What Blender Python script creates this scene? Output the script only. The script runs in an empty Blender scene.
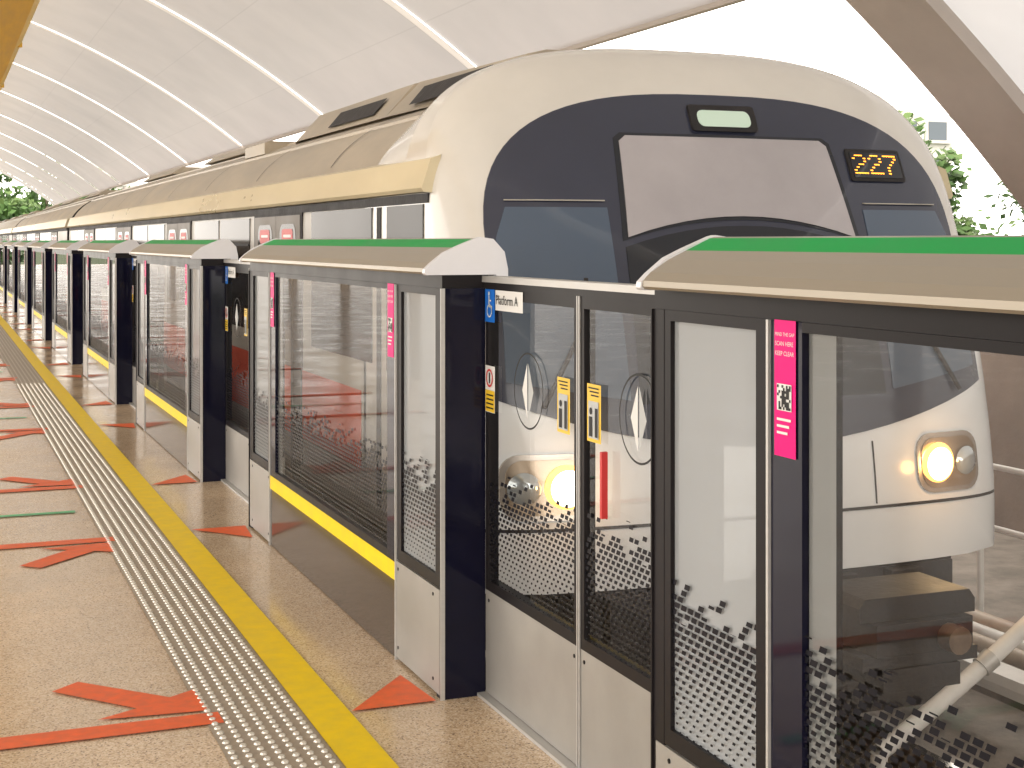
import bpy, math, random
from mathutils import Vector
random.seed(4)
EYE=1.5
# ------------------------------------------------------------------ materials
def newmat(name):
    m=bpy.data.materials.new(name); m.use_nodes=True
    nt=m.node_tree
    return m,nt,nt.nodes,nt.links,nt.nodes['Principled BSDF']
def pm(name,col,rough=.5,metal=0,var=.0,vscale=8,spec=.5,bump=0,bscale=60,coat=0,emit=None,es=0,stretch=(1,1,1),transl=0,ior=1.5):
    m,nt,N,L,b=newmat(name)
    b.inputs['IOR'].default_value=ior
    b.inputs['Base Color'].default_value=(*col,1); b.inputs['Roughness'].default_value=rough
    b.inputs['Metallic'].default_value=metal; b.inputs['Specular IOR Level'].default_value=spec
    b.inputs['Coat Weight'].default_value=coat; b.inputs['Coat Roughness'].default_value=.05
    if emit: b.inputs['Emission Color'].default_value=(*emit,1); b.inputs['Emission Strength'].default_value=es
    if var>0 or bump>0:
        tc=N.new('ShaderNodeTexCoord'); mp=N.new('ShaderNodeMapping'); mp.inputs['Scale'].default_value=stretch
        L.new(tc.outputs['Object'],mp.inputs['Vector'])
    if var>0:
        n=N.new('ShaderNodeTexNoise'); n.inputs['Scale'].default_value=vscale; n.inputs['Detail'].default_value=6; n.inputs['Roughness'].default_value=.6
        L.new(mp.outputs[0],n.inputs['Vector'])
        r=N.new('ShaderNodeValToRGB'); r.color_ramp.elements[0].position=.3; r.color_ramp.elements[1].position=.7
        r.color_ramp.elements[0].color=(*[c*(1-var) for c in col],1); r.color_ramp.elements[1].color=(*[min(1,c*(1+var*.6)) for c in col],1)
        L.new(n.outputs['Fac'],r.inputs['Fac']); L.new(r.outputs['Color'],b.inputs['Base Color'])
        mr=N.new('ShaderNodeMapRange'); mr.inputs['To Min'].default_value=max(0,rough*(1-.3)); mr.inputs['To Max'].default_value=min(1,rough*1.3)
        L.new(n.outputs['Fac'],mr.inputs['Value']); L.new(mr.outputs[0],b.inputs['Roughness'])
    if bump>0:
        n2=N.new('ShaderNodeTexNoise'); n2.inputs['Scale'].default_value=bscale; n2.inputs['Detail'].default_value=4
        L.new(mp.outputs[0],n2.inputs['Vector'])
        bp=N.new('ShaderNodeBump'); bp.inputs['Strength'].default_value=bump; bp.inputs['Distance'].default_value=.01
        L.new(n2.outputs['Fac'],bp.inputs['Height']); L.new(bp.outputs[0],b.inputs['Normal'])
    if transl>0:
        t=N.new('ShaderNodeBsdfTranslucent'); t.inputs['Color'].default_value=(.92,.91,.90,1)
        ms=N.new('ShaderNodeMixShader'); ms.inputs[0].default_value=transl
        L.new(b.outputs[0],ms.inputs[1]); L.new(t.outputs[0],ms.inputs[2]); L.new(ms.outputs[0],N['Material Output'].inputs['Surface'])
    return m
def glassmat(name,tint,whitish=0,mcol=(.7,.72,.72),ior=1.5,refl=1.0):
    m,nt,N,L,b=newmat(name); N.remove(b)
    out=N['Material Output']
    t=N.new('ShaderNodeBsdfTransparent'); t.inputs['Color'].default_value=(*tint,1)
    g=N.new('ShaderNodeBsdfGlossy'); g.inputs['Roughness'].default_value=.01; g.inputs['Color'].default_value=(refl,refl,refl,1)
    f=N.new('ShaderNodeFresnel'); f.inputs['IOR'].default_value=ior
    a=t.outputs[0]
    if whitish>0:
        d=N.new('ShaderNodeBsdfDiffuse'); d.inputs['Color'].default_value=(*mcol,1)
        tr=N.new('ShaderNodeBsdfTranslucent'); tr.inputs['Color'].default_value=(*mcol,1)
        mm=N.new('ShaderNodeMixShader'); mm.inputs[0].default_value=.5; L.new(d.outputs[0],mm.inputs[1]); L.new(tr.outputs[0],mm.inputs[2])
        mx=N.new('ShaderNodeMixShader'); mx.inputs[0].default_value=whitish; L.new(a,mx.inputs[1]); L.new(mm.outputs[0],mx.inputs[2]); a=mx.outputs[0]
    m2=N.new('ShaderNodeMixShader'); L.new(f.outputs[0],m2.inputs[0]); L.new(a,m2.inputs[1]); L.new(g.outputs[0],m2.inputs[2])
    L.new(m2.outputs[0],out.inputs['Surface'])
    return m
def mathn(N,L,op,a,b=None,c=None):
    n=N.new('ShaderNodeMath'); n.operation=op
    for i,v in enumerate((a,b,c)):
        if v is None: continue
        if isinstance(v,(int,float)): n.inputs[i].default_value=v
        else: L.new(v,n.inputs[i])
    return n.outputs[0]
def fritmat():
    m,nt,N,L,b=newmat('frit_dots')
    out=N['Material Output']
    b.inputs['Base Color'].default_value=(.008,.008,.012,1); b.inputs['Roughness'].default_value=.35; b.inputs['IOR'].default_value=1.2
    tc=N.new('ShaderNodeTexCoord'); sp=N.new('ShaderNodeSeparateXYZ'); L.new(tc.outputs['Object'],sp.inputs[0])
    M=lambda *a: mathn(N,L,*a)
    y=sp.outputs['Y']; z=sp.outputs['Z']
    rz=M('DIVIDE',z,.0165); row=M('FLOOR',rz); fz=M('SUBTRACT',rz,row)
    off=M('MULTIPLY',M('FLOORED_MODULO',row,2.0),.5)
    ry=M('ADD',M('ADD',M('DIVIDE',y,.031),off),M('MULTIPLY',fz,.25)); col=M('FLOOR',ry); fy=M('SUBTRACT',ry,col)
    t=N.new('ShaderNodeMapRange'); L.new(z,t.inputs['Value']); t.inputs['From Min'].default_value=.38; t.inputs['From Max'].default_value=.68
    t.inputs['To Min'].default_value=.13; t.inputs['To Max'].default_value=.38
    dy=M('ABSOLUTE',M('SUBTRACT',fy,.5)); dz=M('ABSOLUTE',M('SUBTRACT',fz,.5))
    iny=M('LESS_THAN',dy,t.outputs[0]); inz=M('LESS_THAN',dz,t.outputs[0])
    wn=N.new('ShaderNodeTexWhiteNoise'); wn.noise_dimensions='2D'
    cb=N.new('ShaderNodeCombineXYZ'); L.new(row,cb.inputs[0]); L.new(col,cb.inputs[1]); L.new(cb.outputs[0],wn.inputs['Vector'])
    p=N.new('ShaderNodeMapRange'); L.new(z,p.inputs['Value']); p.inputs['From Min'].default_value=.63; p.inputs['From Max'].default_value=.765
    p.inputs['To Min'].default_value=1.02; p.inputs['To Max'].default_value=.0
    keep=M('LESS_THAN',wn.outputs['Value'],p.outputs[0])
    mask=M('MULTIPLY',M('MULTIPLY',iny,inz),keep)
    tr=N.new('ShaderNodeBsdfTransparent'); mx=N.new('ShaderNodeMixShader')
    L.new(mask,mx.inputs[0]); L.new(tr.outputs[0],mx.inputs[1]); L.new(b.outputs[0],mx.inputs[2]); L.new(mx.outputs[0],out.inputs['Surface'])
    return m
def floormat():
    m,nt,N,L,b=newmat('terrazzo_floor')
    tc=N.new('ShaderNodeTexCoord')
    v=N.new('ShaderNodeTexVoronoi'); v.inputs['Scale'].default_value=190; L.new(tc.outputs['Object'],v.inputs['Vector'])
    r=N.new('ShaderNodeValToRGB'); cr=r.color_ramp; cr.interpolation='CONSTANT'
    cols=[(0,(.50,.36,.225)),(.12,(.64,.48,.315)),(.4,(.70,.54,.37)),(.62,(.78,.64,.47)),(.82,(.55,.40,.26)),(.94,(.27,.19,.13))]
    cr.elements[0].color=(*cols[0][1],1); cr.elements[0].position=0
    cr.elements[1].color=(*cols[1][1],1); cr.elements[1].position=cols[1][0]
    for p,c in cols[2:]:
        e=cr.elements.new(p); e.color=(*c,1)
    sx=N.new('ShaderNodeSeparateColor'); L.new(v.outputs['Color'],sx.inputs[0]); L.new(sx.outputs[0],r.inputs['Fac'])
    n=N.new('ShaderNodeTexNoise'); n.inputs['Scale'].default_value=1.3; n.inputs['Detail'].default_value=8; n.inputs['Roughness'].default_value=.65; L.new(tc.outputs['Object'],n.inputs['Vector'])
    mr=N.new('ShaderNodeMapRange'); mr.inputs['From Min'].default_value=.3; mr.inputs['From Max'].default_value=.7; mr.inputs['To Min'].default_value=.80; mr.inputs['To Max'].default_value=1.06; L.new(n.outputs['Fac'],mr.inputs['Value'])
    mx=N.new('ShaderNodeVectorMath'); mx.operation='SCALE'; L.new(r.outputs['Color'],mx.inputs[0]); L.new(mr.outputs[0],mx.inputs['Scale'])
    L.new(mx.outputs[0],b.inputs['Base Color'])
    m2=N.new('ShaderNodeMapRange'); m2.inputs['From Min'].default_value=.3; m2.inputs['From Max'].default_value=.7; m2.inputs['To Min'].default_value=.10; m2.inputs['To Max'].default_value=.28; L.new(n.outputs['Fac'],m2.inputs['Value']); L.new(m2.outputs[0],b.inputs['Roughness'])
    b.inputs['Specular IOR Level'].default_value=.6
    return m
def vaultmat(name,col,transl):
    m,nt,N,L,b=newmat(name)
    uv=N.new('ShaderNodeUVMap'); uv.uv_map='UVMap'
    br=N.new('ShaderNodeTexBrick'); br.offset=0; br.inputs['Scale'].default_value=1; br.inputs['Mortar Size'].default_value=.012; br.inputs['Mortar Smooth'].default_value=.3
    br.inputs['Brick Width'].default_value=8.2; br.inputs['Row Height'].default_value=1.6
    br.inputs['Color1'].default_value=(*col,1); br.inputs['Color2'].default_value=(*[c*.965 for c in col],1); br.inputs['Mortar'].default_value=(*[c*.86 for c in col],1)
    L.new(uv.outputs[0],br.inputs['Vector'])
    n=N.new('ShaderNodeTexNoise'); n.inputs['Scale'].default_value=.5; n.inputs['Detail'].default_value=7; L.new(uv.outputs[0],n.inputs['Vector'])
    mr=N.new('ShaderNodeMapRange'); mr.inputs['From Min'].default_value=.3; mr.inputs['From Max'].default_value=.7; mr.inputs['To Min'].default_value=.84; mr.inputs['To Max'].default_value=1.06; L.new(n.outputs['Fac'],mr.inputs['Value'])
    mx=N.new('ShaderNodeVectorMath'); mx.operation='SCALE'; L.new(br.outputs['Color'],mx.inputs[0]); L.new(mr.outputs[0],mx.inputs['Scale'])
    L.new(mx.outputs[0],b.inputs['Base Color']); b.inputs['Roughness'].default_value=.4
    if transl>0:
        t=N.new('ShaderNodeBsdfTranslucent'); t.inputs['Color'].default_value=(.86,.87,.90,1)
        ms=N.new('ShaderNodeMixShader'); ms.inputs[0].default_value=transl
        L.new(b.outputs[0],ms.inputs[1]); L.new(t.outputs[0],ms.inputs[2]); L.new(ms.outputs[0],N['Material Output'].inputs['Surface'])
    return m
MAT={}
def A(k,m): MAT[k]=m
A('silver',pm('brushed_aluminium',(.52,.51,.49),.4,.4,var=.06,vscale=5,stretch=(1,1,12)))
A('kick',pm('kick_plate_steel',(.35,.335,.31),.45,.3,spec=.4,var=.14,vscale=3,bump=.05,bscale=300))
A('header',pm('header_champagne',(.33,.29,.23),.36,.4,spec=.4,var=.03,vscale=2,stretch=(1,.3,1)))
A('cap',pm('header_end_cap',(.70,.70,.73),.35,.1,var=.04))
A('green',pm('green_stripe',(.006,.32,.065),.5,0,spec=.15,var=.1,vscale=4))
A('black',pm('black_gloss_panel',(.006,.006,.018),.07,0,ior=1.3,var=.15,vscale=6))
A('frame',pm('dark_frame',(.016,.014,.015),.35,0,ior=1.2,var=.15))
A('base',pm('bronze_base_panel',(.055,.040,.030),.12,.1,spec=.4,var=.12,vscale=2))
A('glass',glassmat('psd_glass',(.97,.98,.97),ior=1.40,refl=.6))
A('glass2',glassmat('psd_glass_tinted',(.91,.89,.85),whitish=.006,mcol=(.55,.5,.42),ior=1.48,refl=.55))
A('whitish',glassmat('psd_glass_painted_reflection',(.88,.9,.9),whitish=.66,mcol=(.76,.80,.82),refl=.5))  # bright platform reflection painted in as a whitish diffuse mix; the glass is clear
A('frit',fritmat())
A('yellow',pm('yellow_marking',(.90,.64,.004),.45,0,spec=.3,var=.10,vscale=14))
A('ysign',pm('yellow_sign',(.80,.52,.03),.4))
A('magenta',pm('magenta_sign',(.80,.006,.20),.45,spec=.2))
A('white',pm('white_vinyl',(.74,.74,.72),.4))
A('ink',pm('ink_black',(.02,.02,.02),.5,spec=.2))
A('blue',pm('blue_sign',(.01,.15,.6),.4))
A('red',pm('red_paint',(.6,.03,.03),.4))
A('orange',pm('orange_marking',(.80,.14,.04),.45,0,spec=.25,var=.18,vscale=22))
A('greenm',pm('green_marking',(.08,.45,.18),.4,0,var=.2,vscale=22))
A('grey',pm('grey_sticker',(.45,.47,.47),.4))
A('floor',floormat())
A('tact',pm('tactile_tile',(.36,.30,.23),.5,0,var=.2,vscale=30))
A('stud',pm('tactile_stud',(.74,.70,.62),.3,.2))
A('conc',pm('concrete',(.40,.37,.34),.85,0,var=.35,vscale=2.5,bump=.5,bscale=20))
A('concd',pm('track_bed_concrete',(.27,.24,.21),.9,0,var=.4,vscale=3,bump=.6,bscale=25))
A('paraw',pm('parapet_brown',(.21,.16,.13),.85,0,var=.25,vscale=1.5,bump=.3,bscale=20))
A('rail',pm('rail_steel',(.25,.18,.13),.4,.7,var=.3,vscale=10))
A('railtop',pm('rail_head',(.6,.58,.55),.2,.9))
A('pipe',pm('pipe_white',(.78,.77,.75),.45,0,var=.12,vscale=6))
A('pipeb',pm('pipe_beige',(.52,.42,.33),.5,0,var=.15,vscale=6))
A('tcream',pm('train_shell_cream',(.71,.675,.62),.2,0,var=.06,vscale=2,coat=.5))
A('twhite',pm('train_white',(.80,.83,.86),.2,0,var=.04,vscale=2,coat=.5))
A('troof',pm('train_roof',(.42,.355,.27),.4,.1,var=.30,vscale=2,stretch=(1,.4,1)))
A('tband',pm('train_cantrail_cream',(.68,.58,.38),.3,.1,var=.12,vscale=2,stretch=(1,.3,1)))
A('tmask',pm('train_mask_dark',(.034,.038,.062),.16,0,var=.08,vscale=2,coat=.4))
A('tglass',pm('train_glass_dark',(.016,.018,.024),.05,0,spec=.5,coat=.1))
A('sglass',pm('train_side_glass',(.024,.020,.018),.10,0,ior=1.16))
A('tglassb',pm('train_glass_blue',(.07,.10,.15),.06,0,spec=.6,coat=.4))
A('tscreen',pm('train_windscreen_painted_reflection',(.43,.40,.415),.1,0,spec=.6,coat=.6,var=.10,vscale=2))  # pale base colour is the reflected vault, painted into the glass
A('tside',pm('train_side_paint',(.44,.41,.36),.35,0,ior=1.25,var=.06,vscale=2))
A('tdoor',pm('train_door_grey',(.17,.145,.12),.4,0,ior=1.2,var=.08,vscale=3))
A('tred',pm('train_red_stripe',(.60,.085,.035),.35,0,ior=1.25,var=.08,vscale=3))
A('under',pm('underframe_dark',(.034,.031,.032),.6,.0,ior=1.3,var=.3,vscale=6,bump=.3,bscale=30))
A('chrome',pm('headlight_bezel',(.55,.50,.45),.25,.7))
A('hlin',pm('headlight_interior',(.40,.32,.24),.15,.6))
A('lampw',pm('headlamp_lit',(1,.85,.6),.3,emit=(1,.80,.48),es=14))
A('lampo',pm('headlamp_rim_lit',(1,.6,.2),.3,emit=(1,.50,.12),es=2.2))
A('lampd',pm('headlamp_unlit',(.5,.55,.58),.08,.5,coat=1))
A('route',pm('route_light',(.5,.6,.5),.3,emit=(.75,1,.8),es=.2))
A('led',pm('led_orange',(.9,.3,.03),.4,emit=(1,.36,.03),es=3))
A('vault',vaultmat('vault_panels',(.54,.52,.525),.095))
A('wall',vaultmat('side_shell_panels',(.78,.79,.84),.16))
A('rib',pm('vault_rib_cream',(.84,.82,.79),.5,0,var=.03,transl=.13))
A('portal',pm('portal_rib_brown',(.52,.46,.42),.6,0,var=.10,vscale=1.5,bump=.1,transl=.03))
A('gold',pm('gold_trunking',(.95,.60,.08),.4,0,var=.2,vscale=3,stretch=(3,.3,3)))
A('bark',pm('bark',(.09,.065,.045),.9,0,var=.3,vscale=8))
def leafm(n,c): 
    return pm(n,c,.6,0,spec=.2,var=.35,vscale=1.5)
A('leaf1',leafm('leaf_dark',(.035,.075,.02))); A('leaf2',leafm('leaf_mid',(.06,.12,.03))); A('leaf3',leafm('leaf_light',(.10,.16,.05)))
A('ground',pm('ground_grass',(.09,.12,.05),.95,0,var=.4,vscale=.1))
A('bwall',pm('block_wall',(.48,.46,.44),.8,0,var=.1,vscale=.4)); A('bwin',pm('block_window',(.07,.09,.11),.1))
# ------------------------------------------------------------------ mesh builder
class MB:
    def __init__(s): s.v=[];s.f=[];s.m=[];s.mats=[];s.sm=[]
    def mi(s,k):
        if k not in s.mats: s.mats.append(k)
        return s.mats.index(k)
    def face(s,pts,k,smooth=False):
        b=len(s.v); s.v+= [tuple(p) for p in pts]; s.f.append(tuple(range(b,b+len(pts)))); s.m.append(s.mi(k)); s.sm.append(smooth)
    def box(s,x0,x1,y0,y1,z0,z1,k):
        b=len(s.v)
        s.v+=[(x0,y0,z0),(x1,y0,z0),(x1,y1,z0),(x0,y1,z0),(x0,y0,z1),(x1,y0,z1),(x1,y1,z1),(x0,y1,z1)]
        for f in ((3,2,1,0),(4,5,6,7),(0,1,5,4),(1,2,6,5),(2,3,7,6),(3,0,4,7)):
            s.f.append(tuple(b+i for i in f)); s.m.append(s.mi(k)); s.sm.append(False)
    def grid(s,rows,k,smooth=True,close=False,kf=None):
        b=len(s.v); n=len(rows[0])
        for r in rows: s.v+=[tuple(p) for p in r]
        for i in range(len(rows)-1):
            for j in range(n if close else n-1):
                j2=(j+1)%n
                s.f.append((b+i*n+j,b+i*n+j2,b+(i+1)*n+j2,b+(i+1)*n+j))
                s.m.append(s.mi(kf(i,j) if kf else k)); s.sm.append(smooth)
    def prism_y(s,prof,y0,y1,k,ks=None):
        n=len(prof)
        for i in range(n):
            a=prof[i];c=prof[(i+1)%n]
            s.face([(a[0],y0,a[1]),(c[0],y0,c[1]),(c[0],y1,c[1]),(a[0],y1,a[1])],ks[i] if ks else k)
        s.face([(p[0],y0,p[1]) for p in reversed(prof)],k); s.face([(p[0],y1,p[1]) for p in prof],k)
    def cyl(s,p0,p1,r,k,n=12,r1=None,caps=True):
        p0=Vector(p0);p1=Vector(p1);d=(p1-p0).normalized()
        a=d.orthogonal().normalized();c=d.cross(a); r1=r if r1 is None else r1
        R=[]
        for p,rr in ((p0,r),(p1,r1)):
            R.append([p+a*math.cos(t*2*math.pi/n)*rr+c*math.sin(t*2*math.pi/n)*rr for t in range(n)])
        s.grid(R,k,True,True)
        if caps: s.face(list(reversed(R[0])),k); s.face(R[1],k)
    def obj(s,name,parent=None,bevel=0,merge=True):
        me=bpy.data.meshes.new(name); me.from_pydata(s.v,[],s.f)
        for k in s.mats: me.materials.append(MAT[k])
        me.polygons.foreach_set('material_index',s.m); me.polygons.foreach_set('use_smooth',s.sm); me.update()
        o=bpy.data.objects.new(name,me); bpy.context.scene.collection.objects.link(o)
        if parent: o.parent=parent
        if bevel:
            bv=o.modifiers.new('bevel','BEVEL'); bv.width=bevel; bv.segments=2; bv.limit_method='ANGLE'
        return o
def link(o,name,loc,rot=0):
    c=bpy.data.objects.new(name,o.data); c.location=loc; c.rotation_euler=(0,0,rot); bpy.context.scene.collection.objects.link(c); return c
def textmesh(txt,size):
    cu=bpy.data.curves.new('t','FONT'); cu.body=txt; cu.size=size; cu.resolution_u=3
    o=bpy.data.objects.new('t',cu); bpy.context.scene.collection.objects.link(o)
    dg=bpy.context.evaluated_depsgraph_get(); me=bpy.data.meshes.new_from_object(o.evaluated_get(dg))
    vs=[(v.co.x,v.co.y) for v in me.vertices]; fs=[tuple(p.vertices) for p in me.polygons]
    bpy.data.objects.remove(o); return vs,fs
def rect(m,x,y0,y1,z0,z1,k): m.face([(x,y1,z0),(x,y0,z0),(x,y0,z1),(x,y1,z1)],k)
def addtext(m,txt,size,x,y,z,k,rotv=False):
    vs,fs=textmesh(txt,size); b=len(m.v)
    m.v+=[(x,y-a_,z+b_) for a_,b_ in vs]
    for f in fs: m.f.append(tuple(b+i for i in f)); m.m.append(m.mi(k)); m.sm.append(False)
def disc(m,x,y,z,r,k,n=40,r0=0):
    if r0==0: m.face([(x,y-r*math.cos(t*2*math.pi/n),z+r*math.sin(t*2*math.pi/n)) for t in range(n)],k)
    else:
        R=[[(x,y-q*math.cos(t*2*math.pi/n),z+q*math.sin(t*2*math.pi/n)) for t in range(n)] for q in (r0,r)]
        m.grid(R,k,False,True)
# ------------------------------------------------------------------ platform screen unit
XF=1.535; XD=1.69; PER=4.61; UL=3.105
def pink_sign(m,yc,x):
    rect(m,x,yc-.038,yc+.038,1.08,1.346,'magenta')
    for i in range(3): 
        addtext(m,["MIND THE GAP","SCAN HERE","KEEP CLEAR"][i],.0125 if i else .010,x-.002,yc+.033,1.315-.019*i,'white')
    rect(m,x-.002,yc-.026,yc+.026,1.17,1.222,'white')
    for a in range(9):
        for b in range(9):
            if random.random()<.5: rect(m,x-.003,yc-.024+a*.0053,yc-.024+(a+1)*.0053,1.172+b*.0053,1.172+(b+1)*.0053,'ink')
    for i in range(3): rect(m,x-.002,yc-.024+.006*i,yc+.026,1.15-.013*i,1.155-.013*i,'white')
def make_unit():
    m=MB()
    HE=UL-.045
    P=[(1.484,1.392),(1.478,1.398),(1.480,1.411),(1.500,1.430),(1.545,1.458),(1.590,1.4785),(1.652,1.5065),(1.664,1.5095),(1.71,1.503),(1.750,1.46),(1.762,1.41),(1.762,1.36),(1.72,1.36),(1.72,1.392)]
    K=['header']*len(P); K[5]='green'
    m.prism_y(P,.012,HE-.012,'header',K)
    Q=[(p[0]+(-.004 if p[0]<1.6 else .004),p[1]+(.004 if p[1]>1.43 else -.003)) for p in P]
    m.prism_y(Q,-.012,.0118,'cap'); m.prism_y(Q,HE-.0118,HE+.012,'cap')
    m.box(XF+.004,1.70,.0,UL,1.345,1.3905,'frame')
    for a,b in ((0,.05),(UL-.05,UL)):
        m.box(XF+.012,XD,a,b,0.0,1.3445,'black')
        m.box(XF+.002,XF+.0115,a,b,0.0,1.3445,'frame')
    m.box(XF-.003,XF+.012,-.006,-.001,0.0,1.3445,'silver'); m.box(XF-.003,XF+.012,UL+.001,UL+.006,0.0,1.3445,'frame')
    for a,b in ((.05,.50),(UL-.50,UL-.05)):
        near=a<1
        m.box(XF+.003,XF+.03,a,b,.36,.40,'frame'); m.box(XF+.003,XF+.03,a,b,1.32,1.3445,'frame')
        e0=(a,a+.015) ; e1=(b-.055,b-.008)
        if not near: e0=(a+.008,a+.055); e1=(b-.030,b)
        m.box(XF+.003,XF+.03,*e0,.40,1.32,'frame'); m.box(XF+.003,XF+.03,*e1,.40,1.32,'frame')
        rect(m,XF+.014,e0[1],e1[0],.40,1.32,'whitish'); rect(m,XF+.008,e0[1],e1[0],.40,.80,'frit')  # narrow pane whitened to carry its painted reflection
        m.box(XF,XF+.05,a+.004-(.04 if near else 0),b-.004+(0 if near else .04),.012,.356,'kick')
        for yy in (a+.03,b-.03):
            m.cyl((XF-.002,yy,.33),(XF+.001,yy,.33),.006,'frame',8); m.cyl((XF-.002,yy,.05),(XF+.001,yy,.05),.006,'frame',8)
        sy=b-.006 if near else a-.002
        m.box(XF-.004,XF+.03,sy,sy+.008,.0,1.3445,'silver')
    a,b=.504,UL-.504
    m.box(XF+.002,XF+.03,a,a+.11,.345,1.3445,'black'); m.box(XF+.002,XF+.03,b-.11,b,.345,1.3445,'black')
    m.box(XF+.002,XF+.03,a+.11,b-.11,1.325,1.3445,'frame'); m.box(XF+.002,XF+.03,a+.11,b-.11,.345,.375,'frame')
    rect(m,XF+.014,a+.11,b-.11,.375,1.325,'glass2'); rect(m,XF+.008,a+.11,b-.11,.375,.80,'frit')
    rect(m,XF+.018,b-.20,b-.11,.375,1.325,'whitish')  # added strip: white reflected band painted over the far edge of the pane
    m.box(XF+.001,XF+.03,a,b,.28,.3448,'yellow'); m.box(XF+.003,XF+.03,a,b,.004,.2798,'base')
    pink_sign(m,a+.055,XF-.001); pink_sign(m,b-.055,XF-.001)
    m.box(1.60,1.72,.05,UL-.05,.0,.10,'frame')
    m.box(1.64,1.68,.50,.54,.10,1.345,'frame'); m.box(1.64,1.68,UL-.54,UL-.50,.10,1.345,'frame')
    return m
def make_door():
    W=PER-UL; m=MB(); mid=W/2
    m.box(XD-.012,XD+.05,.0,W,1.365,1.385,'silver'); m.box(XD-.006,XD+.045,.0,W,1.345,1.3648,'frame')
    m.box(XD-.03,XD+.06,.002,W-.002,.001,.012,'silver')
    for a,b in ((.004,mid-.004),(mid+.004,W-.004)):
        first=a<.1
        m.box(XD,XD+.035,a,b,.014,.352,'kick')
        m.box(XD-.001,XD+.034,a,b,.3522,.385,'frame'); m.box(XD-.001,XD+.034,a,b,1.31,1.3448,'frame')
        for yy in (a,b-.03):
            m.box(XD-.001,XD+.034,yy,yy+.03,.385,1.31,'frame')
        yy=b-.006 if first else a
        m.box(XD-.005,XD-.0012,yy,yy+.006,.014,1.3448,'silver')
        for q in (a+.03,b-.03): m.cyl((XD-.002,q,.32),(XD+.001,q,.32),.006,'frame',8)
        rect(m,XD+.008,a+.03,b-.03,.385,1.31,'glass'); rect(m,XD+.003,a+.03,b-.03,.385,.78,'frit')
        c=(a+b)/2; x=XD-.003; z0=1.04
        disc(m,x+.002,c,z0,.118,'ink',48,.112)
        m.face([(x,c+.045,z0),(x,c+.004,z0-.085),(x,c+.004,z0+.085)],'white'); m.face([(x,c-.045,z0),(x,c-.004,z0+.085),(x,c-.004,z0-.085)],'grey')
        ys=(b-.145,b-.055) if first else (a+.055,a+.145)
        rect(m,x,ys[0],ys[1],.945,1.105,'ysign'); w_=ys[1]-ys[0]
        for i_ in range(3): rect(m,x-.002,ys[0]+.012,ys[1]-.012-.008*i_,1.092-.010*i_,1.096-.010*i_,'ink')
        rect(m,x-.002,ys[0]+.012,ys[1]-.012,.955,1.058,'grey')
        rect(m,x-.003,ys[0]+.016,ys[0]+.034,.960,1.04,'ink'); rect(m,x-.003,ys[0]+.050,ys[1]-.018,.960,1.015,'ink'); disc(m,x-.003,ys[0]+.060,1.030,.010,'ink',12)
    m.box(XD-.02,XD-.002,mid-.19,mid-.178,.75,.93,'red')
    x=XD-.004; b=W-.008
    rect(m,x,b-.088,b,1.235,1.342,'blue')
    yc=b-.044
    disc(m,x-.002,yc,1.272,.022,'white',24,.017); disc(m,x-.002,yc+.003,1.328,.007,'white',12)
    rect(m,x-.002,yc-.001,yc+.007,1.283,1.32,'white'); rect(m,x-.002,yc-.018,yc+.005,1.283,1.289,'white'); rect(m,x-.002,yc-.024,yc-.018,1.262,1.289,'white'); rect(m,x-.002,yc-.016,yc+.004,1.303,1.308,'white')
    rect(m,x,b-.33,b-.095,1.276,1.341,'white'); addtext(m,"Platform A",.043,x-.002,b-.102,1.296,'ink')
    rect(m,x,b-.09,b-.004,.94,1.092,'white'); disc(m,x-.002,yc,1.052,.03,'red',24,.023); rect(m,x-.002,yc-.006,yc+.004,1.035,1.07,'ink')
    rect(m,x-.001,b-.088,b-.006,.942,1.012,'ysign')
    for i in range(4): rect(m,x-.002,b-.08,b-.016,.952+.014*i,.957+.014*i,'ink')
    return m
U0=4.485
unit=make_unit().obj('platform_screen_panel'); unit.location=(0,U0,0)
door=make_door().obj('platform_screen_door'); door.location=(0,U0-(PER-UL),0)
for k in range(-2,20):
    if k!=0:
        link(unit,'platform_screen_panel',(0,U0+k*PER,0)); link(door,'platform_screen_door',(0,U0-(PER-UL)+k*PER,0))
# ------------------------------------------------------------------ platform
m=MB(); m.box(-10.80,1.80,-14,97,-1.9,0,'floor'); m.obj('platform_floor')
m=MB(); m.box(-11.0,-10.802,-14,97,-1.9,-.02,'conc'); m.box(1.802,1.9,-14,97,-1.9,-.02,'conc'); m.obj('platform_edge')
m=MB(); m.face([(1.086,-10,.004),(1.226,-10,.004),(1.226,96,.004),(1.086,96,.004)],'yellow'); m.obj('yellow_safety_line')
m=MB(); m.face([(.784,-10,.003),(1.084,-10,.003),(1.084,96,.003),(.784,96,.003)],'tact')
y=1.5
while y<50:
    for i in range(7):
        x=.806+i*.0427; n=6; r=.0115
        top=[(x+r*.75*math.cos(t*math.pi/3),y+r*.95*math.sin(t*math.pi/3),.008) for t in range(n)]
        bot=[(x+r*math.cos(t*math.pi/3),y+r*1.2*math.sin(t*math.pi/3),.003) for t in range(n)]
        if y<16: m.grid([bot,top],'stud',False,True)
        m.face(top,'stud')
    y+=.045
m.obj('tactile_paving')
def arrowset(m,c,mir):
    z=.005
    def P(*pts):
        pp=[(x,c+mir*dy,z) for x,dy in pts]
        if mir<0: pp=pp[::-1]
        m.face(pp,'orange')
    P((.835,.03),(.835,.14),(-.9,.14),(-.9,.03))
    P((.81,.165),(.80,.40),(.715,.345),(.45,.63),(.36,.55),(.60,.27),(.47,.20))
    P((1.232,-.01),(1.515,-.01),(1.49,.30))
mk=MB()
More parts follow.
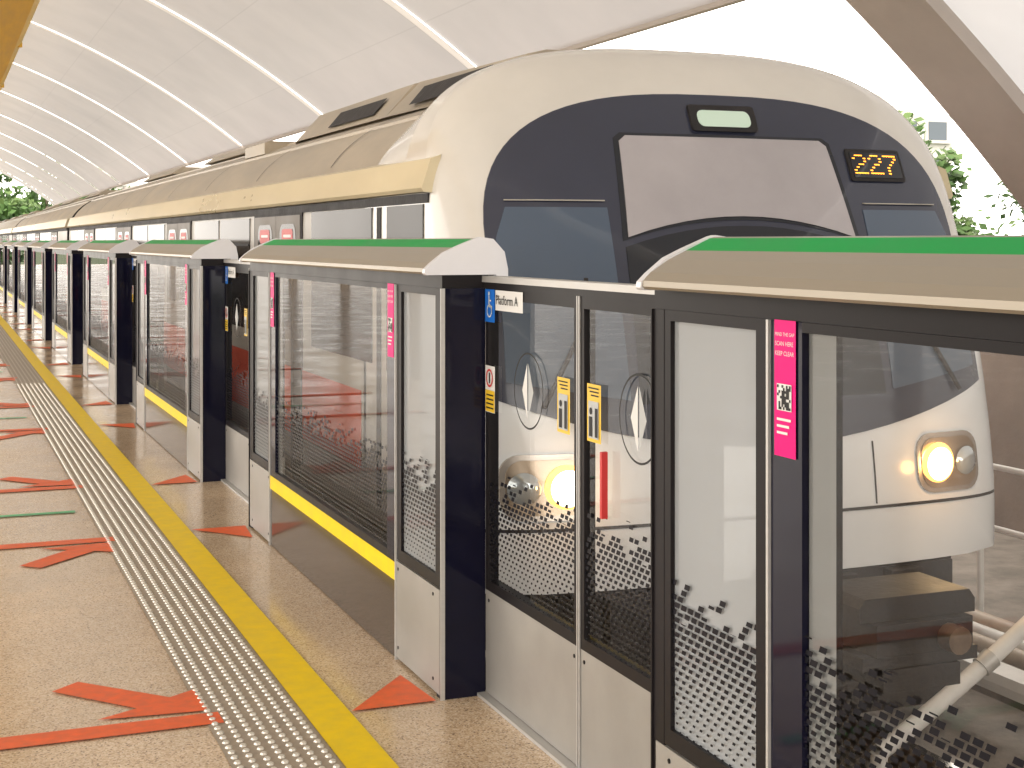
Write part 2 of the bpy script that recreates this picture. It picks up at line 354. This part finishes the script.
for k in range(-2,20):
    a=U0+k*PER
    arrowset(mk,a,1); arrowset(mk,a-(PER-UL),-1)
    c=a-(PER-UL)/2; z=.005
    mk.face([(.72,c-.03,z),(.72,c+.03,z),(-.6,c+.03,z),(-.6,c-.03,z)],'greenm')
    mk.face([(.2,c-.03-.1,z+.001),(.2,c+.13,z+.001),(-.0,c,z+.001)],'greenm')
mk.obj('floor_queue_markings')
# ------------------------------------------------------------------ track
m=MB(); m.box(1.902,12,-20,150,-2.1,-1.32,'concd'); m.box(-22,-11.002,-20,150,-2.1,-1.32,'concd'); m.obj('track_bed')
VC=3.93
m=MB()
for dx in (-.75,.75):
    m.box(VC+dx-.07,VC+dx+.07,-12,140,-1.26,-1.24,'rail'); m.box(VC+dx-.012,VC+dx+.012,-12,140,-1.24,-1.14,'rail'); m.box(VC+dx-.035,VC+dx+.035,-12,140,-1.14,-1.105,'rail'); m.box(VC+dx-.03,VC+dx+.03,-12,140,-1.1048,-1.10,'railtop')
m.obj('railway_rails')
m=MB(); y=-10
while y<60:
    m.box(VC-1.15,VC-.42,y,y+.26,-1.319,-1.262,'conc'); m.box(VC+.42,VC+1.15,y,y+.26,-1.319,-1.262,'conc')
    for dx in (-.75,.75):
        for s in (-.11,.11): m.box(VC+dx+s-.025,VC+dx+s+.025,y+.06,y+.2,-1.262,-1.215,'rail')
    y+=.7
m.obj('track_sleepers')
m=MB(); m.prism_y([(5.52,-.98),(5.54,-.93),(5.72,-.93),(5.74,-.98),(5.74,-1.03),(5.52,-1.03)],-12,140,'pipe')
y=-10
while y<40: m.box(5.60,5.68,y,y+.08,-1.32,-1.031,'pipeb'); y+=2.0
m.box(5.59,5.67,-12,140,-1.10,-1.04,'rail'); m.obj('third_rail')
m=MB()
for i,(x,z,r,k) in enumerate(((6.15,-1.05,.055,'pipeb'),(6.32,-1.05,.055,'pipe'),(6.5,-1.05,.07,'pipeb'))): m.cyl((x,-12,z),(x,120,z),r,k,14)
y=-9.3
while y<40:
    m.box(6.05,6.62,y,y+.06,-1.16,-1.121,'pipe'); m.box(6.1,6.15,y,y+.06,-1.32,-1.161,'pipe'); m.box(6.5,6.55,y,y+.06,-1.32,-1.161,'pipe'); y+=1.6
m.obj('cable_pipes')
m=MB(); pts=[]
A0=Vector((5.80,5.60,.25)); A1=Vector((5.1,5.98,-.62)); A2=Vector((4.2,5.80,-.95))
for i in range(25):
    t=i/24; pts.append(A0*(1-t)**2+A1*2*t*(1-t)+A2*t*t)
for a,b in zip(pts,pts[1:]): m.cyl(a,b,.042,'pipe',16,caps=False)
m.cyl(pts[0],pts[0]+Vector((.9,-.35,.45)),.042,'pipe',16); m.cyl(pts[0]+Vector((.85,-.33,.43)),(6.6,5.27,-1.32),.04,'pipe',12); m.cyl(pts[-1],pts[-1]+Vector((-.02,0,-.37)),.042,'pipe',12)
for i in (5,14): m.cyl(pts[i],pts[i+1],.052,'silver',16)
m.obj('curved_conduit')
m=MB()
y=-6.3
while y<30:
    m.cyl((7.2,y,-1.32),(7.2,y,-.15),.025,'pipe',10); y+=1.5
for z in (-.15,-.6): m.cyl((7.2,-6.3,z),(7.2,30,z),.022,'pipe',10)
m.obj('trackside_handrail')
m=MB(); m.box(9.55,9.8,-20,150,-1.32,.95,'paraw'); m.box(9.5,9.85,-20,150,.951,1.03,'conc'); m.obj('viaduct_parapet')
m=MB(); m.box(-22.5,-22.2,-20,150,-1.32,-.1,'conc'); m.obj('viaduct_parapet')
# ------------------------------------------------------------------ canopy
V0=-4.5; H0=-12.2; R=18.4
def arc(ang,r=R): return (V0+r*math.sin(ang), H0+r*math.cos(ang)+EYE)
def shell(name,segs,a0,a1,mat,na=60,r=R):
    vs=[];fs=[];uvs=[]
    me=bpy.data.meshes.new(name); n=na+1
    for y0,y1 in segs:
        b=len(vs)
        for y in (y0,y1):
            for i in range(na+1):
                a=a0+(a1-a0)*i/na; p=arc(a,r); vs.append((p[0],y,p[1])); uvs.append((y+6.2,a*R))
        for i in range(na): fs.append((b+i,b+n+i,b+n+i+1,b+i+1))
    me.from_pydata(vs,[],fs); uvl=me.uv_layers.new(name='UVMap')
    for lp in me.loops: uvl.data[lp.index].uv=uvs[lp.vertex_index]
    me.materials.append(MAT[mat]); me.polygons.foreach_set('use_smooth',[True]*len(fs)); me.update()
    o=bpy.data.objects.new(name,me); bpy.context.scene.collection.objects.link(o); return o
def rib(m,y0,y1,a0,a1,t,k,n=60,off=.004):
    rows=[]
    for i in range(n+1):
        a=a0+(a1-a0)*i/n; po=arc(a,R-off); pi=arc(a,R-t)
        rows.append([(po[0],y0,po[1]),(pi[0],y0,pi[1]),(pi[0],y1,pi[1]),(po[0],y1,po[1])])
    m.grid(rows,k,False,True)
A_E=math.asin((6.87-V0)/R)
A_W=math.asin((11.2+V0)/R)
can=bpy.data.objects.new('vaulted_canopy',None); bpy.context.scene.collection.objects.link(can)
ribs=[-6.2+8.2*k for k in range(13) if -6.2+8.2*k<95]
segs=[];prev=-14
for y in ribs: segs.append((prev,y-.11)); prev=y+.11
segs.append((prev,95))
s=shell('roof_shell',segs,-A_W,A_E,'vault',na=64); s.parent=can
s=shell('roof_ribs',[(y-.13,y+.13) for y in ribs],-A_W,A_E-.001,'rib',na=64,r=R-.025); s.parent=can
A_L=math.asin((10.05-V0)/R)
s=shell('side_shell',[(-14,9.6)],A_E+.0005,A_L+.12,'wall',na=24); s.parent=can
m=MB()
rib(m,9.30,10.15,A_E-.0005,A_L+.10,.12,'portal',30)
p=arc(A_L+.10,R-.12); m.box(p[0]+.003,p[0]+.35,9.30,10.15,-1.32,p[1]+.15,'portal')
m.obj('portal_rib',can)
m=MB()
for k in range(0,10):
    y=18.4+8.2*k
    rib(m,y-.3,y+.3,A_E+.01,A_L+.10,.30,'portal',14)
    m.box(-10.9,-10.6,y-.15,y+.15,0,6,'portal')
m.obj('arch_legs',can)
m=MB()
p=arc(A_E,R); m.box(p[0],p[0]+.08,10.17,95,p[1]-.05,p[1]+.05,'portal')
p=arc(-A_W,R); m.box(p[0]-.08,p[0],-14,95,p[1]-.05,p[1]+.05,'portal')
m.obj('eave_gutter',can)
m=MB(); m.prism_y([(.15,3.42),(.74,3.42),(.80,3.47),(.80,3.80),(.15,3.80)],2.0,90,'gold')
y=3
while y<90: 
    m.box(.76,.812,y,y+.03,3.44,3.81,'gold'); m.cyl((.45,y,3.8),(.45,y,7.0),.02,'silver',8); y+=4.1
m.obj('overhead_service_trunking')
# ------------------------------------------------------------------ train
NOSE=6.27; W2=1.6; HC=.10; HT=1.08
def front(x,h):
    if h>=HC: rho=(abs(x/W2)**3+abs((h-HC)/(HT-HC))**3)**(1/3)
    else: rho=abs(x/W2)
    rho=min(rho,1.0); d=max(0,h+1.35)
    return NOSE+.10*d+.09*d*d+.09*(x/W2)**2+.29*(1-math.sqrt(max(0,1-rho**8)))
def outline(n,top,hc,w=W2,bot=-1.68):
    pts=[]
    for i in range(12): pts.append((-1.48+2.96*i/12,bot))
    for i in range(5):
        a=-math.pi/2+math.pi/2*i/5; pts.append((w-.12+.12*math.cos(a),bot+.12+.12*math.sin(a)))
    z0=bot+.12
    for i in range(16): pts.append((w,z0+(hc-z0)*i/16))
    for i in range(64):
        a=math.pi*i/64; c=math.cos(a); s_=math.sin(a)
        pts.append((math.copysign(w*abs(c)**(2/n),c),hc+(top-hc)*abs(s_)**(2/n)))
    for i in range(16): pts.append((-w,hc+(z0-hc)*i/16))
    for i in range(5):
        a=math.pi+math.pi/2*i/5; pts.append((-w+.12+.12*math.cos(a),bot+.12+.12*math.sin(a)))
    return pts
train=bpy.data.objects.new('metro_train',None); bpy.context.scene.collection.objects.link(train)
m=MB(); OC=outline(3,HT,HC); OB=outline(2.25,1.0,HC)
cx,ch=0,-.3
rows=[]
K=40
for k in range(1,K+1):
    s_=math.sin(k/K*math.pi/2)
    rows.append([(VC+cx+(x-cx)*s_,front(cx+(x-cx)*s_,ch+(h-ch)*s_),ch+(h-ch)*s_+EYE) for x,h in OC])
m.face(rows[0][::-1],'tcream',True)
def zone(i,j):
    p=rows[i][j]; return 'twhite' if p[2]-EYE<-.55 else 'tcream'
m.grid(rows,'tcream',True,True,zone)
rim=rows[-1]
back=[(VC+x,7.45,h+EYE) for x,h in OC]; back2=[(VC+x,8.2,h+EYE) for x,h in OB]
m.grid([rim,back],'tcream',True,True); m.grid([back,back2],'tcream',True,True)
m.obj('cab_shell',train)
def patch(m,pts,off,k,c=None,nr=10,smooth=True,sub=4):
    P=[]
    for a,b in zip(pts,pts[1:]+pts[:1]):
        L=math.hypot(b[0]-a[0],b[1]-a[1]); n=max(1,int(L/.06))
        for i in range(n): P.append((a[0]+(b[0]-a[0])*i/n,a[1]+(b[1]-a[1])*i/n))
    if c is None: c=(sum(p[0] for p in P)/len(P),sum(p[1] for p in P)/len(P))
    R_=[]
    for r in range(1,nr+1):
        s_=r/nr; R_.append([(VC+c[0]+(x-c[0])*s_,front(c[0]+(x-c[0])*s_,c[1]+(h-c[1])*s_)-off,c[1]+(h-c[1])*s_+EYE) for x,h in P])
    m.face(R_[0][::-1],k,smooth); m.grid(R_,k,smooth,True)
    edge=[(p[0],p[1]+off+.001,p[2]) for p in R_[-1]]
    m.grid([R_[-1],edge],k,False,True)
def rrect(x0,x1,h0,h1,r,n=5):
    P=[]
    for cx_,cy_,a0 in ((x1-r,h1-r,0),(x0+r,h1-r,90),(x0+r,h0+r,180),(x1-r,h0+r,270)):
        for i in range(n+1):
            a=math.radians(a0+90*i/n); P.append((cx_+r*math.cos(a),cy_+r*math.sin(a)))
    return P
m=MB()
mp=[]
for i in range(41):
    a=math.pi*i/40; c=math.cos(a); s_=math.sin(a)
    mp.append((math.copysign(1.41*abs(c)**(2/2.8),c),-.05+.84*abs(s_)**(2/2.8)))
for i in range(21):
    x=-1.43+2.86*i/20; mp.append((x,-1.03+.13*x*x))
patch(m,mp,.008,'tmask',(0,-.2),22)
m.obj('front_mask',train)
m=MB()
ws=[(.62,.52),(.58,.55),(-.60,.55),(-.64,.52),(-.68,.02)]
for i in range(1,12):
    x=-.68+1.36*i/12; ws.append((x,.02+.11*(1-(x/.68)**2)))
ws.append((.68,.02))
patch(m,[(x*1.045,h+(.015 if h>.3 else -.02)) for x,h in ws],.012,'tglass',(0,.3),8); patch(m,ws,.018,'tscreen',(0,.3),10)  # arched pale area paints the reflection on the upper windscreen
lw=[(.70,-.03)]+[(.70-1.40*i/12,-.03+.11*(1-((.70-1.40*i/12)/.70)**2)) for i in range(1,12)]+[(-.70,-.03),(-.72,-.80),(.72,-.80)]
patch(m,lw,.013,'tglass',(0,-.4),8)
for sg in (1,-1):
    w=[(.77,.17),(1.30,.17),(1.36,.02),(1.38,-.68),(.77,-.78)]
    w=[(x*sg,h) for x,h in w]; w=w if sg>0 else w[::-1]
    patch(m,w,.013,'tglassb',None,8)
    w=[(.78,.208),(1.30,.208),(1.30,.202),(.78,.202)]; w=[(x*sg,h) for x,h in w]; patch(m,w if sg>0 else w[::-1],.02,'tside',None,2)
    a=Vector((VC+sg*1.22,front(1.22,-.80)-.03,EYE-.80)); b=Vector((VC+sg*.98,front(.98,-.40)-.04,EYE-.40))
    m.cyl(a,b,.012,'under',8); m.cyl(b+Vector((sg*.0,-.005,.22)),b+Vector((0,-.0,-.25)),.012,'under',8)
patch(m,rrect(-.20,.20,.585,.73,.02),.03,'under',None,3); patch(m,rrect(-.16,.16,.61,.70,.035),.036,'route',None,3)
DX0=.74
patch(m,rrect(DX0,DX0+.38,.33,.51,.015),.022,'under',None,3)
patch(m,rrect(DX0+.02,DX0+.36,.35,.49,.01),.026,'tglass',None,3)
F={'2':["01110","10001","00001","00110","01000","10000","11111"],'7':["11111","00001","00010","00100","01000","01000","01000"]}
for gi,g in enumerate('227'):
    for r,row in enumerate(F[g]):
        for c,ch_ in enumerate(row):
            if ch_=='1':
                x=DX0+.03+gi*.108+c*.0185; h=.477-r*.0165
                yy=front(x,h)-.028
                m.face([(VC+x,yy,EYE+h-.0155),(VC+x+.0175,yy,EYE+h-.0155),(VC+x+.0175,yy,EYE+h),(VC+x,yy,EYE+h)],'led')
m.obj('front_windows',train)
m=MB(); LAMPS=[]
for sg in (1,-1):
    hc_=1.10 if sg>0 else 1.22
    x0,x1=sorted((sg*(hc_-.22),sg*(hc_+.22)))
    patch(m,rrect(x0,x1,-1.33,-1.02,.10),.015,'chrome',None,6); patch(m,rrect(x0+.025,x1-.025,-1.305,-1.045,.085),.020,'hlin',None,6)
    for xx,kk,rr in ((sg*(hc_-.09),'lampw',.112),(sg*(hc_+.115),'lampd',.078)):
        y=front(xx,-1.178)-.024; n=28
        dy=(front(xx+.05,-1.18)-front(xx-.05,-1.18))/.1
        rings=[]
        for r_,o in ((rr,0),(rr*.78,.018),(rr*.4,.028),(0.002,.03)):
            rings.append([(VC+xx+r_*math.cos(t*2*math.pi/n),y+dy*r_*math.cos(t*2*math.pi/n)-o,EYE-1.178+r_*math.sin(t*2*math.pi/n)) for t in range(n)])
        m.grid(rings,kk,True,True,(lambda i,j:'lampo' if i==0 else 'lampw') if kk=='lampw' else None)
        if kk=='lampw': LAMPS.append((VC+xx,y-.10,EYE-1.178))
m.obj('headlights',train)
m=MB()
def strip(xa,xb,h0,h1,off,k):
    patch(m,[(xa,h0),(xb,h0),(xb,h1),(xa,h1)],off,k,None,2)
for i in range(24):
    xa=-1.50+i*.125; strip(xa,xa+.125,-1.385,-1.370,.005,'under')
for sg in (1,-1):
    strip(*sorted((sg*.60,sg*.607)),-1.36,-1.04,.005,'under')
m.box(VC-1.25,VC+1.25,6.50,9.5,-1.02,-.185,'under')
m.box(VC-1.1,VC+1.1,6.30,6.51,-.55,-.19,'under')
for i in range(5): m.box(VC-.95+i*.4,VC-.75+i*.4,6.22,6.30,-.45,-.2,'under')
m.box(VC-.10,VC+.10,5.55,6.45,-.30,-.12,'under')
m.cyl((VC,5.9,-.21),(VC,6.4,-.21),.15,'under',16)
m.prism_y([(VC-.27,-.02),(VC+.27,-.02),(VC+.30,-.06),(VC+.30,-.12),(VC-.30,-.12),(VC-.30,-.06)],5.15,5.5,'under')
m.box(VC-.25,VC+.25,5.1,5.55,-.26,-.122,'under'); m.box(VC-.30,VC+.30,5.13,5.5,-.32,-.262,'under'); m.box(VC-.2,VC+.2,5.12,5.5,-.42,-.322,'under')
m.cyl((VC+.12,5.02,-.2),(VC+.12,5.12,-.2),.06,'rail',14)
m.cyl((VC-.42,5.7,-.35),(VC-.35,6.4,-.25),.035,'frame',10); m.cyl((VC+.42,5.7,-.35),(VC+.35,6.4,-.25),.035,'frame',10)
for sg in (1,-1):
    m.box(VC+sg*.75-.05,VC+sg*.75+.05,6.6,6.7,-1.0,-.5,'frame')
    pr=None
    for i in range(9):
        t=i/8; q=Vector((VC+sg*(.35+.35*t),6.15,-.30-.22*math.sin(math.pi*t)))
        if pr: m.cyl(pr,q,.022,'ink',8,caps=False)
        pr=q
m.obj('coupler_and_skirt',train,bevel=.006)
m=MB()
for y in (8.6,10.9,24.2,26.5):
    for dx in (-.75,.75):
        m.cyl((VC+dx-.06,y,-.68),(VC+dx+.06,y,-.68),.42,'rail',28); m.cyl((VC+dx*1.2-.1,y,-.68),(VC+dx*1.2+.1,y,-.68),.14,'under',14)
m.box(VC-1.05,VC-.92,8.2,11.3,-.8,-.5,'under'); m.box(VC+.92,VC+1.05,8.2,11.3,-.8,-.5,'under')
m.obj('bogies',train)
def car(y0,y1,name,first):
    m=MB(); a=[(VC+x,y0,h+EYE) for x,h in OB]; b=[(VC+x,y1,h+EYE) for x,h in OB]
    def kf(i,j):
        h=OB[j][1]
        return 'troof' if h>.42 else 'tside'
    m.grid([a,b],'tside',True,True,kf)
    m.face([(VC+x,y0+.0,h+EYE) for x,h in OB],'under'); m.face([(VC+x,y1,h+EYE) for x,h in OB][::-1],'under')
    m.box(VC-1.3,VC+1.3,y0+3.5,y1-3.5,-.95,-.185,'under')
    for sg in (-1,1):
        xs=VC+sg*W2
        def rc(ya,yb,ha,hb,off,k,t=None):
            x0,x1=sorted((xs-sg*.02,xs+sg*off)); m.box(x0,x1,ya,yb,ha+EYE,hb+EYE,k)
        gy0=6.98 if first else y0
        pr=[(xs-sg*.03,.245+EYE),(xs+sg*.035,.25+EYE),(xs+sg*.045,.27+EYE),(xs-sg*.005,.42+EYE),(xs-sg*.06,.44+EYE)]
        m.prism_y(pr if sg<0 else pr[::-1],gy0,y1-.05,'tband')
        rc(gy0+.02,y1-.05,.195,.244,.006,'under')
        rc(y0+.1,y1-.1,-1.34,-.88,.004,'tred')
        ds=[]; 
        yd=9.75 if first else y0+2.3
        if first:
            rc(7.08,7.72,-.72,.19,.006,'sglass'); rc(7.84,7.92,-1.5,.19,.005,'under')
            rc(8.02,9.45,-.70,.19,.006,'sglass'); rc(8.06,9.41,-.06,-.04,.010,'under')
        while yd+1.5<y1-.5:
            ds.append(yd); yd+=4.61 if first else 5.4
        for i,d in enumerate(ds):
            rc(d-.04,d+1.54,-1.52,.194,.008,'under')
            for q in (0,.755):
                rc(d+q,d+q+.745,-1.50,.18,.012,'tdoor'); 
                rc(d+q+.01,d+q+.735,-1.34,-.88,.0135,'tred')
                x=xs+sg*.014
                P=rrect(d+q+.12,d+q+.62,-.62,.12,.09)
                pts=[(x,p[0],p[1]+EYE) for p in P]; m.face(pts if sg>0 else pts[::-1],'sglass')
                x=xs+sg*.016
                P=rrect(d+q+.20,d+q+.54,-.02,.085,.03); pts=[(x,p[0],p[1]+EYE) for p in P]; m.face(pts if sg>0 else pts[::-1],'red')
                P=rrect(d+q+.25,d+q+.49,.025,.045,.01); pts=[(x+sg*.001,p[0],p[1]+EYE) for p in P]; m.face(pts if sg>0 else pts[::-1],'white')
            e=ds[i+1] if i+1<len(ds) else y1-.3
            if e-(d+1.54)>.8:
                a0=d+1.70; b0=e-.20
                nwin=2 if b0-a0>1.6 else 1
                for w in range(nwin):
                    wa=a0+(b0-a0)*w/nwin+.04; wb=a0+(b0-a0)*(w+1)/nwin-.04
                    rc(wa,wb,-.70,.18,.006,'sglass'); rc(wa+.03,wb-.03,-.04,-.02,.010,'under')
    P0=[(-.95,.93),(-.80,1.03),(.80,1.03),(.95,.93)]
    seq=[(y0+1.0,y0+3.8),(y0+7.2,y0+10.6),(y0+13.5,y0+17)] if not first else [(14.5,17.5),(20,23)]
    for ya,yb in seq:
        m.prism_y([(VC+x,h+EYE-.02) for x,h in P0][::-1],ya,yb,'troof')
    if first:
        def sec(y,w,t): return [(VC-w,y,.86+EYE),(VC-w+.22,y,t+EYE-.03),(VC-w+.34,y,t+EYE),(VC+w-.34,y,t+EYE),(VC+w-.22,y,t+EYE-.03),(VC+w,y,.86+EYE)]
        m.grid([sec(7.5,.55,1.04),sec(7.8,.95,1.12),sec(9.6,1.02,1.135),sec(9.62,1.02,1.11),sec(9.70,1.02,1.11),sec(9.72,1.02,1.135),sec(12.4,1.02,1.13),sec(12.9,.9,.95)],'troof',False)
        for yy in (7.95,10.1): 
            q=[(VC-.98,yy,EYE+.90),(VC-.98,yy+1.3,EYE+.90),(VC-.87,yy+1.3,EYE+1.03),(VC-.87,yy,EYE+1.03)]
            m.face([(p_[0]-.012,p_[1],p_[2]+.008) for p_ in q],'under')
        for yy in (13.2,): m.box(VC-1.12,VC-.85,yy,yy+.9,EYE+.80,EYE+.90,'troof')
    for x in (-1.2,-.9,-.5,0,.5,.9,1.2):
        h=HC+.9*(1-(abs(x)/W2)**2.25)**(1/2.25)
        m.box(VC+x-.012,VC+x+.012,y0+.05,y1-.05,h+EYE-.03,h+EYE+.012,'troof')
    yy=y0+1.2
    while yy<y1-.5:
        rows_=[[(VC+x*1.003,yy+dy_,HC+(h-HC)*1.006+EYE) for x,h in OB if h>.45] for dy_ in (0,.018)]
        m.grid(rows_,'under',True); yy+=2.4
    m.obj(name,train)
    m=MB(); m.box(VC-1.2,VC+1.2,y1-.02,y1+.55,-.4,2.2,'under'); m.obj('gangway',train)
car(8.15,28.2,'car_body',True)
y=28.7
while y<90: car(y,y+20.5,'car_body',False); y+=21
for lx,ly,lz in LAMPS:
    pl=bpy.data.lights.new('headlamp_light','SPOT'); pl.energy=20; pl.color=(1,.66,.30); pl.shadow_soft_size=.05; pl.spot_size=math.radians(150); pl.spot_blend=1
    po=bpy.data.objects.new('headlamp_light',pl); bpy.context.scene.collection.objects.link(po); po.location=(lx,ly-.02,lz); po.parent=train
    po.rotation_euler=Vector((0,-1,-.12)).to_track_quat('-Z','Y').to_euler()
    pl=bpy.data.lights.new('headlamp_glow','POINT'); pl.energy=1.8; pl.color=(1,.50,.14); pl.shadow_soft_size=.04
    po=bpy.data.objects.new('headlamp_glow',pl); bpy.context.scene.collection.objects.link(po); po.location=(lx,ly-.09,lz); po.parent=train
# ------------------------------------------------------------------ surroundings
m=MB(); m.box(-900,900,-300,1500,-9.5,-9,'ground'); m.obj('ground')
m=MB()
for y in range(0,150,25): m.box(-1,1,y,y+2,-9,-2.1,'conc')
m.box(-22.5,12,-20,150,-2.6,-2.101,'conc'); m.obj('viaduct_deck')
def tree(loc,h,rad,n=2600,name='tree',ls=1.0):
    m=MB(); x,y,z=loc
    m.cyl((x,y,z),(x+.2,y,z+h*.55),h*.03,'bark',10,h*.018)
    cl=[]
    for i in range(26):
        a=random.random()*6.28; rr=rad*random.random()**.5*.85; zz=z+h*(.5+.5*random.random()*(1-.45*rr/rad))
        c=Vector((x+rr*math.cos(a),y+rr*math.sin(a),zz)); cl.append((c,rad*random.uniform(.18,.36)))
        m.cyl((x+.2*random.random(),y,z+h*random.uniform(.35,.55)),c,h*.010,'bark',6,h*.003)
    for i in range(n):
        c,r=random.choice(cl); d=Vector((random.gauss(0,1),random.gauss(0,1),random.gauss(0,.8))).normalized()*r*random.uniform(.5,1.1)
        p=c+d; s=random.uniform(.10,.26)*h/10*ls
        a=Vector((random.gauss(0,1),random.gauss(0,1),random.gauss(0,1))).normalized(); b=a.orthogonal().normalized()
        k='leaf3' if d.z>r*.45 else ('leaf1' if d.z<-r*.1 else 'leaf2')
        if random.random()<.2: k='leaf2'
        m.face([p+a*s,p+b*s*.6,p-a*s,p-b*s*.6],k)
    return m.obj(name)
tree((23.9,34.2,-9),15.0,3.6,12000,ls=.5); tree((28.5,33,-9),12.6,5,9000,ls=.6); tree((33,25,-9),12.5,5)
for x_,y_,h_ in ((4,128,17),(8.5,122,17),(12.5,131,16),(17,126,15.5),(22,135,15),(1,140,17)): tree((x_,y_,-9),h_,5.5,3000)
def block(x,y,w,d,h,name='apartment_block'):
    m=MB(); m.box(x,x+w,y,y+d,-9,-9+h,'bwall'); nx=int(w/3); nz=int(h/3)
    for i in range(nx):
        for j in range(nz):
            zz=-9+j*3+.9; m.box(x+i*3+.6,x+i*3+2.4,y-.05,y+.1,zz,zz+1.5,'bwin')
        for j in range(nz): m.box(x+i*3+.3,x+i*3+2.7,y-.35,y-.051,-9+j*3+.6,-9+j*3+.85,'bwall')
    for j in range(nz):
        for i in range(int(d/3)): m.box(x-.05,x+.1,y+i*3+.6,y+i*3+2.4,-9+j*3+.9,-9+j*3+2.4,'bwin')
    m.box(x+w*.3,x+w*.6,y+d*.3,y+d*.6,-9+h,-9+h+2.5,'bwall'); m.obj(name)
block(24,300,14,14,24); block(73,99,6,8,21)
# ------------------------------------------------------------------ light, world, camera
w=bpy.data.worlds.new('World'); bpy.context.scene.world=w; w.use_nodes=True
N=w.node_tree.nodes; L=w.node_tree.links; bg=N['Background']
sky=N.new('ShaderNodeTexSky'); sky.sky_type='NISHITA'; sky.sun_disc=False; sky.sun_elevation=math.radians(48); sky.sun_rotation=math.radians(215); sky.dust_density=3
mx=N.new('ShaderNodeMixRGB'); mx.inputs[0].default_value=.8; mx.inputs[2].default_value=(35.5,33.2,30.4,1)
L.new(sky.outputs[0],mx.inputs[1]); L.new(mx.outputs[0],bg.inputs['Color']); bg.inputs['Strength'].default_value=.15
sd=bpy.data.lights.new('sun','SUN'); sd.energy=1.5; sd.angle=math.radians(14); sd.color=(1,.92,.82)
so=bpy.data.objects.new('sun',sd); bpy.context.scene.collection.objects.link(so)
el=math.radians(48); az=math.radians(215)
dirv=Vector((math.sin(az)*math.cos(el),math.cos(az)*math.cos(el),math.sin(el)))
so.rotation_euler=dirv.to_track_quat('Z','Y').to_euler()
cd=bpy.data.cameras.new('camera'); cam=bpy.data.objects.new('camera',cd); bpy.context.scene.collection.objects.link(cam)
cam.location=(0,0,EYE); cam.rotation_euler=(math.radians(90),0,-math.atan(577/1450)); cd.sensor_width=36; cd.lens=36*1450/1024; cd.shift_y=-143/1024
cd.clip_start=.05; cd.clip_end=3000
sc=bpy.context.scene; sc.camera=cam
sc.view_settings.view_transform='Standard'; sc.view_settings.look='None'; sc.view_settings.exposure=0
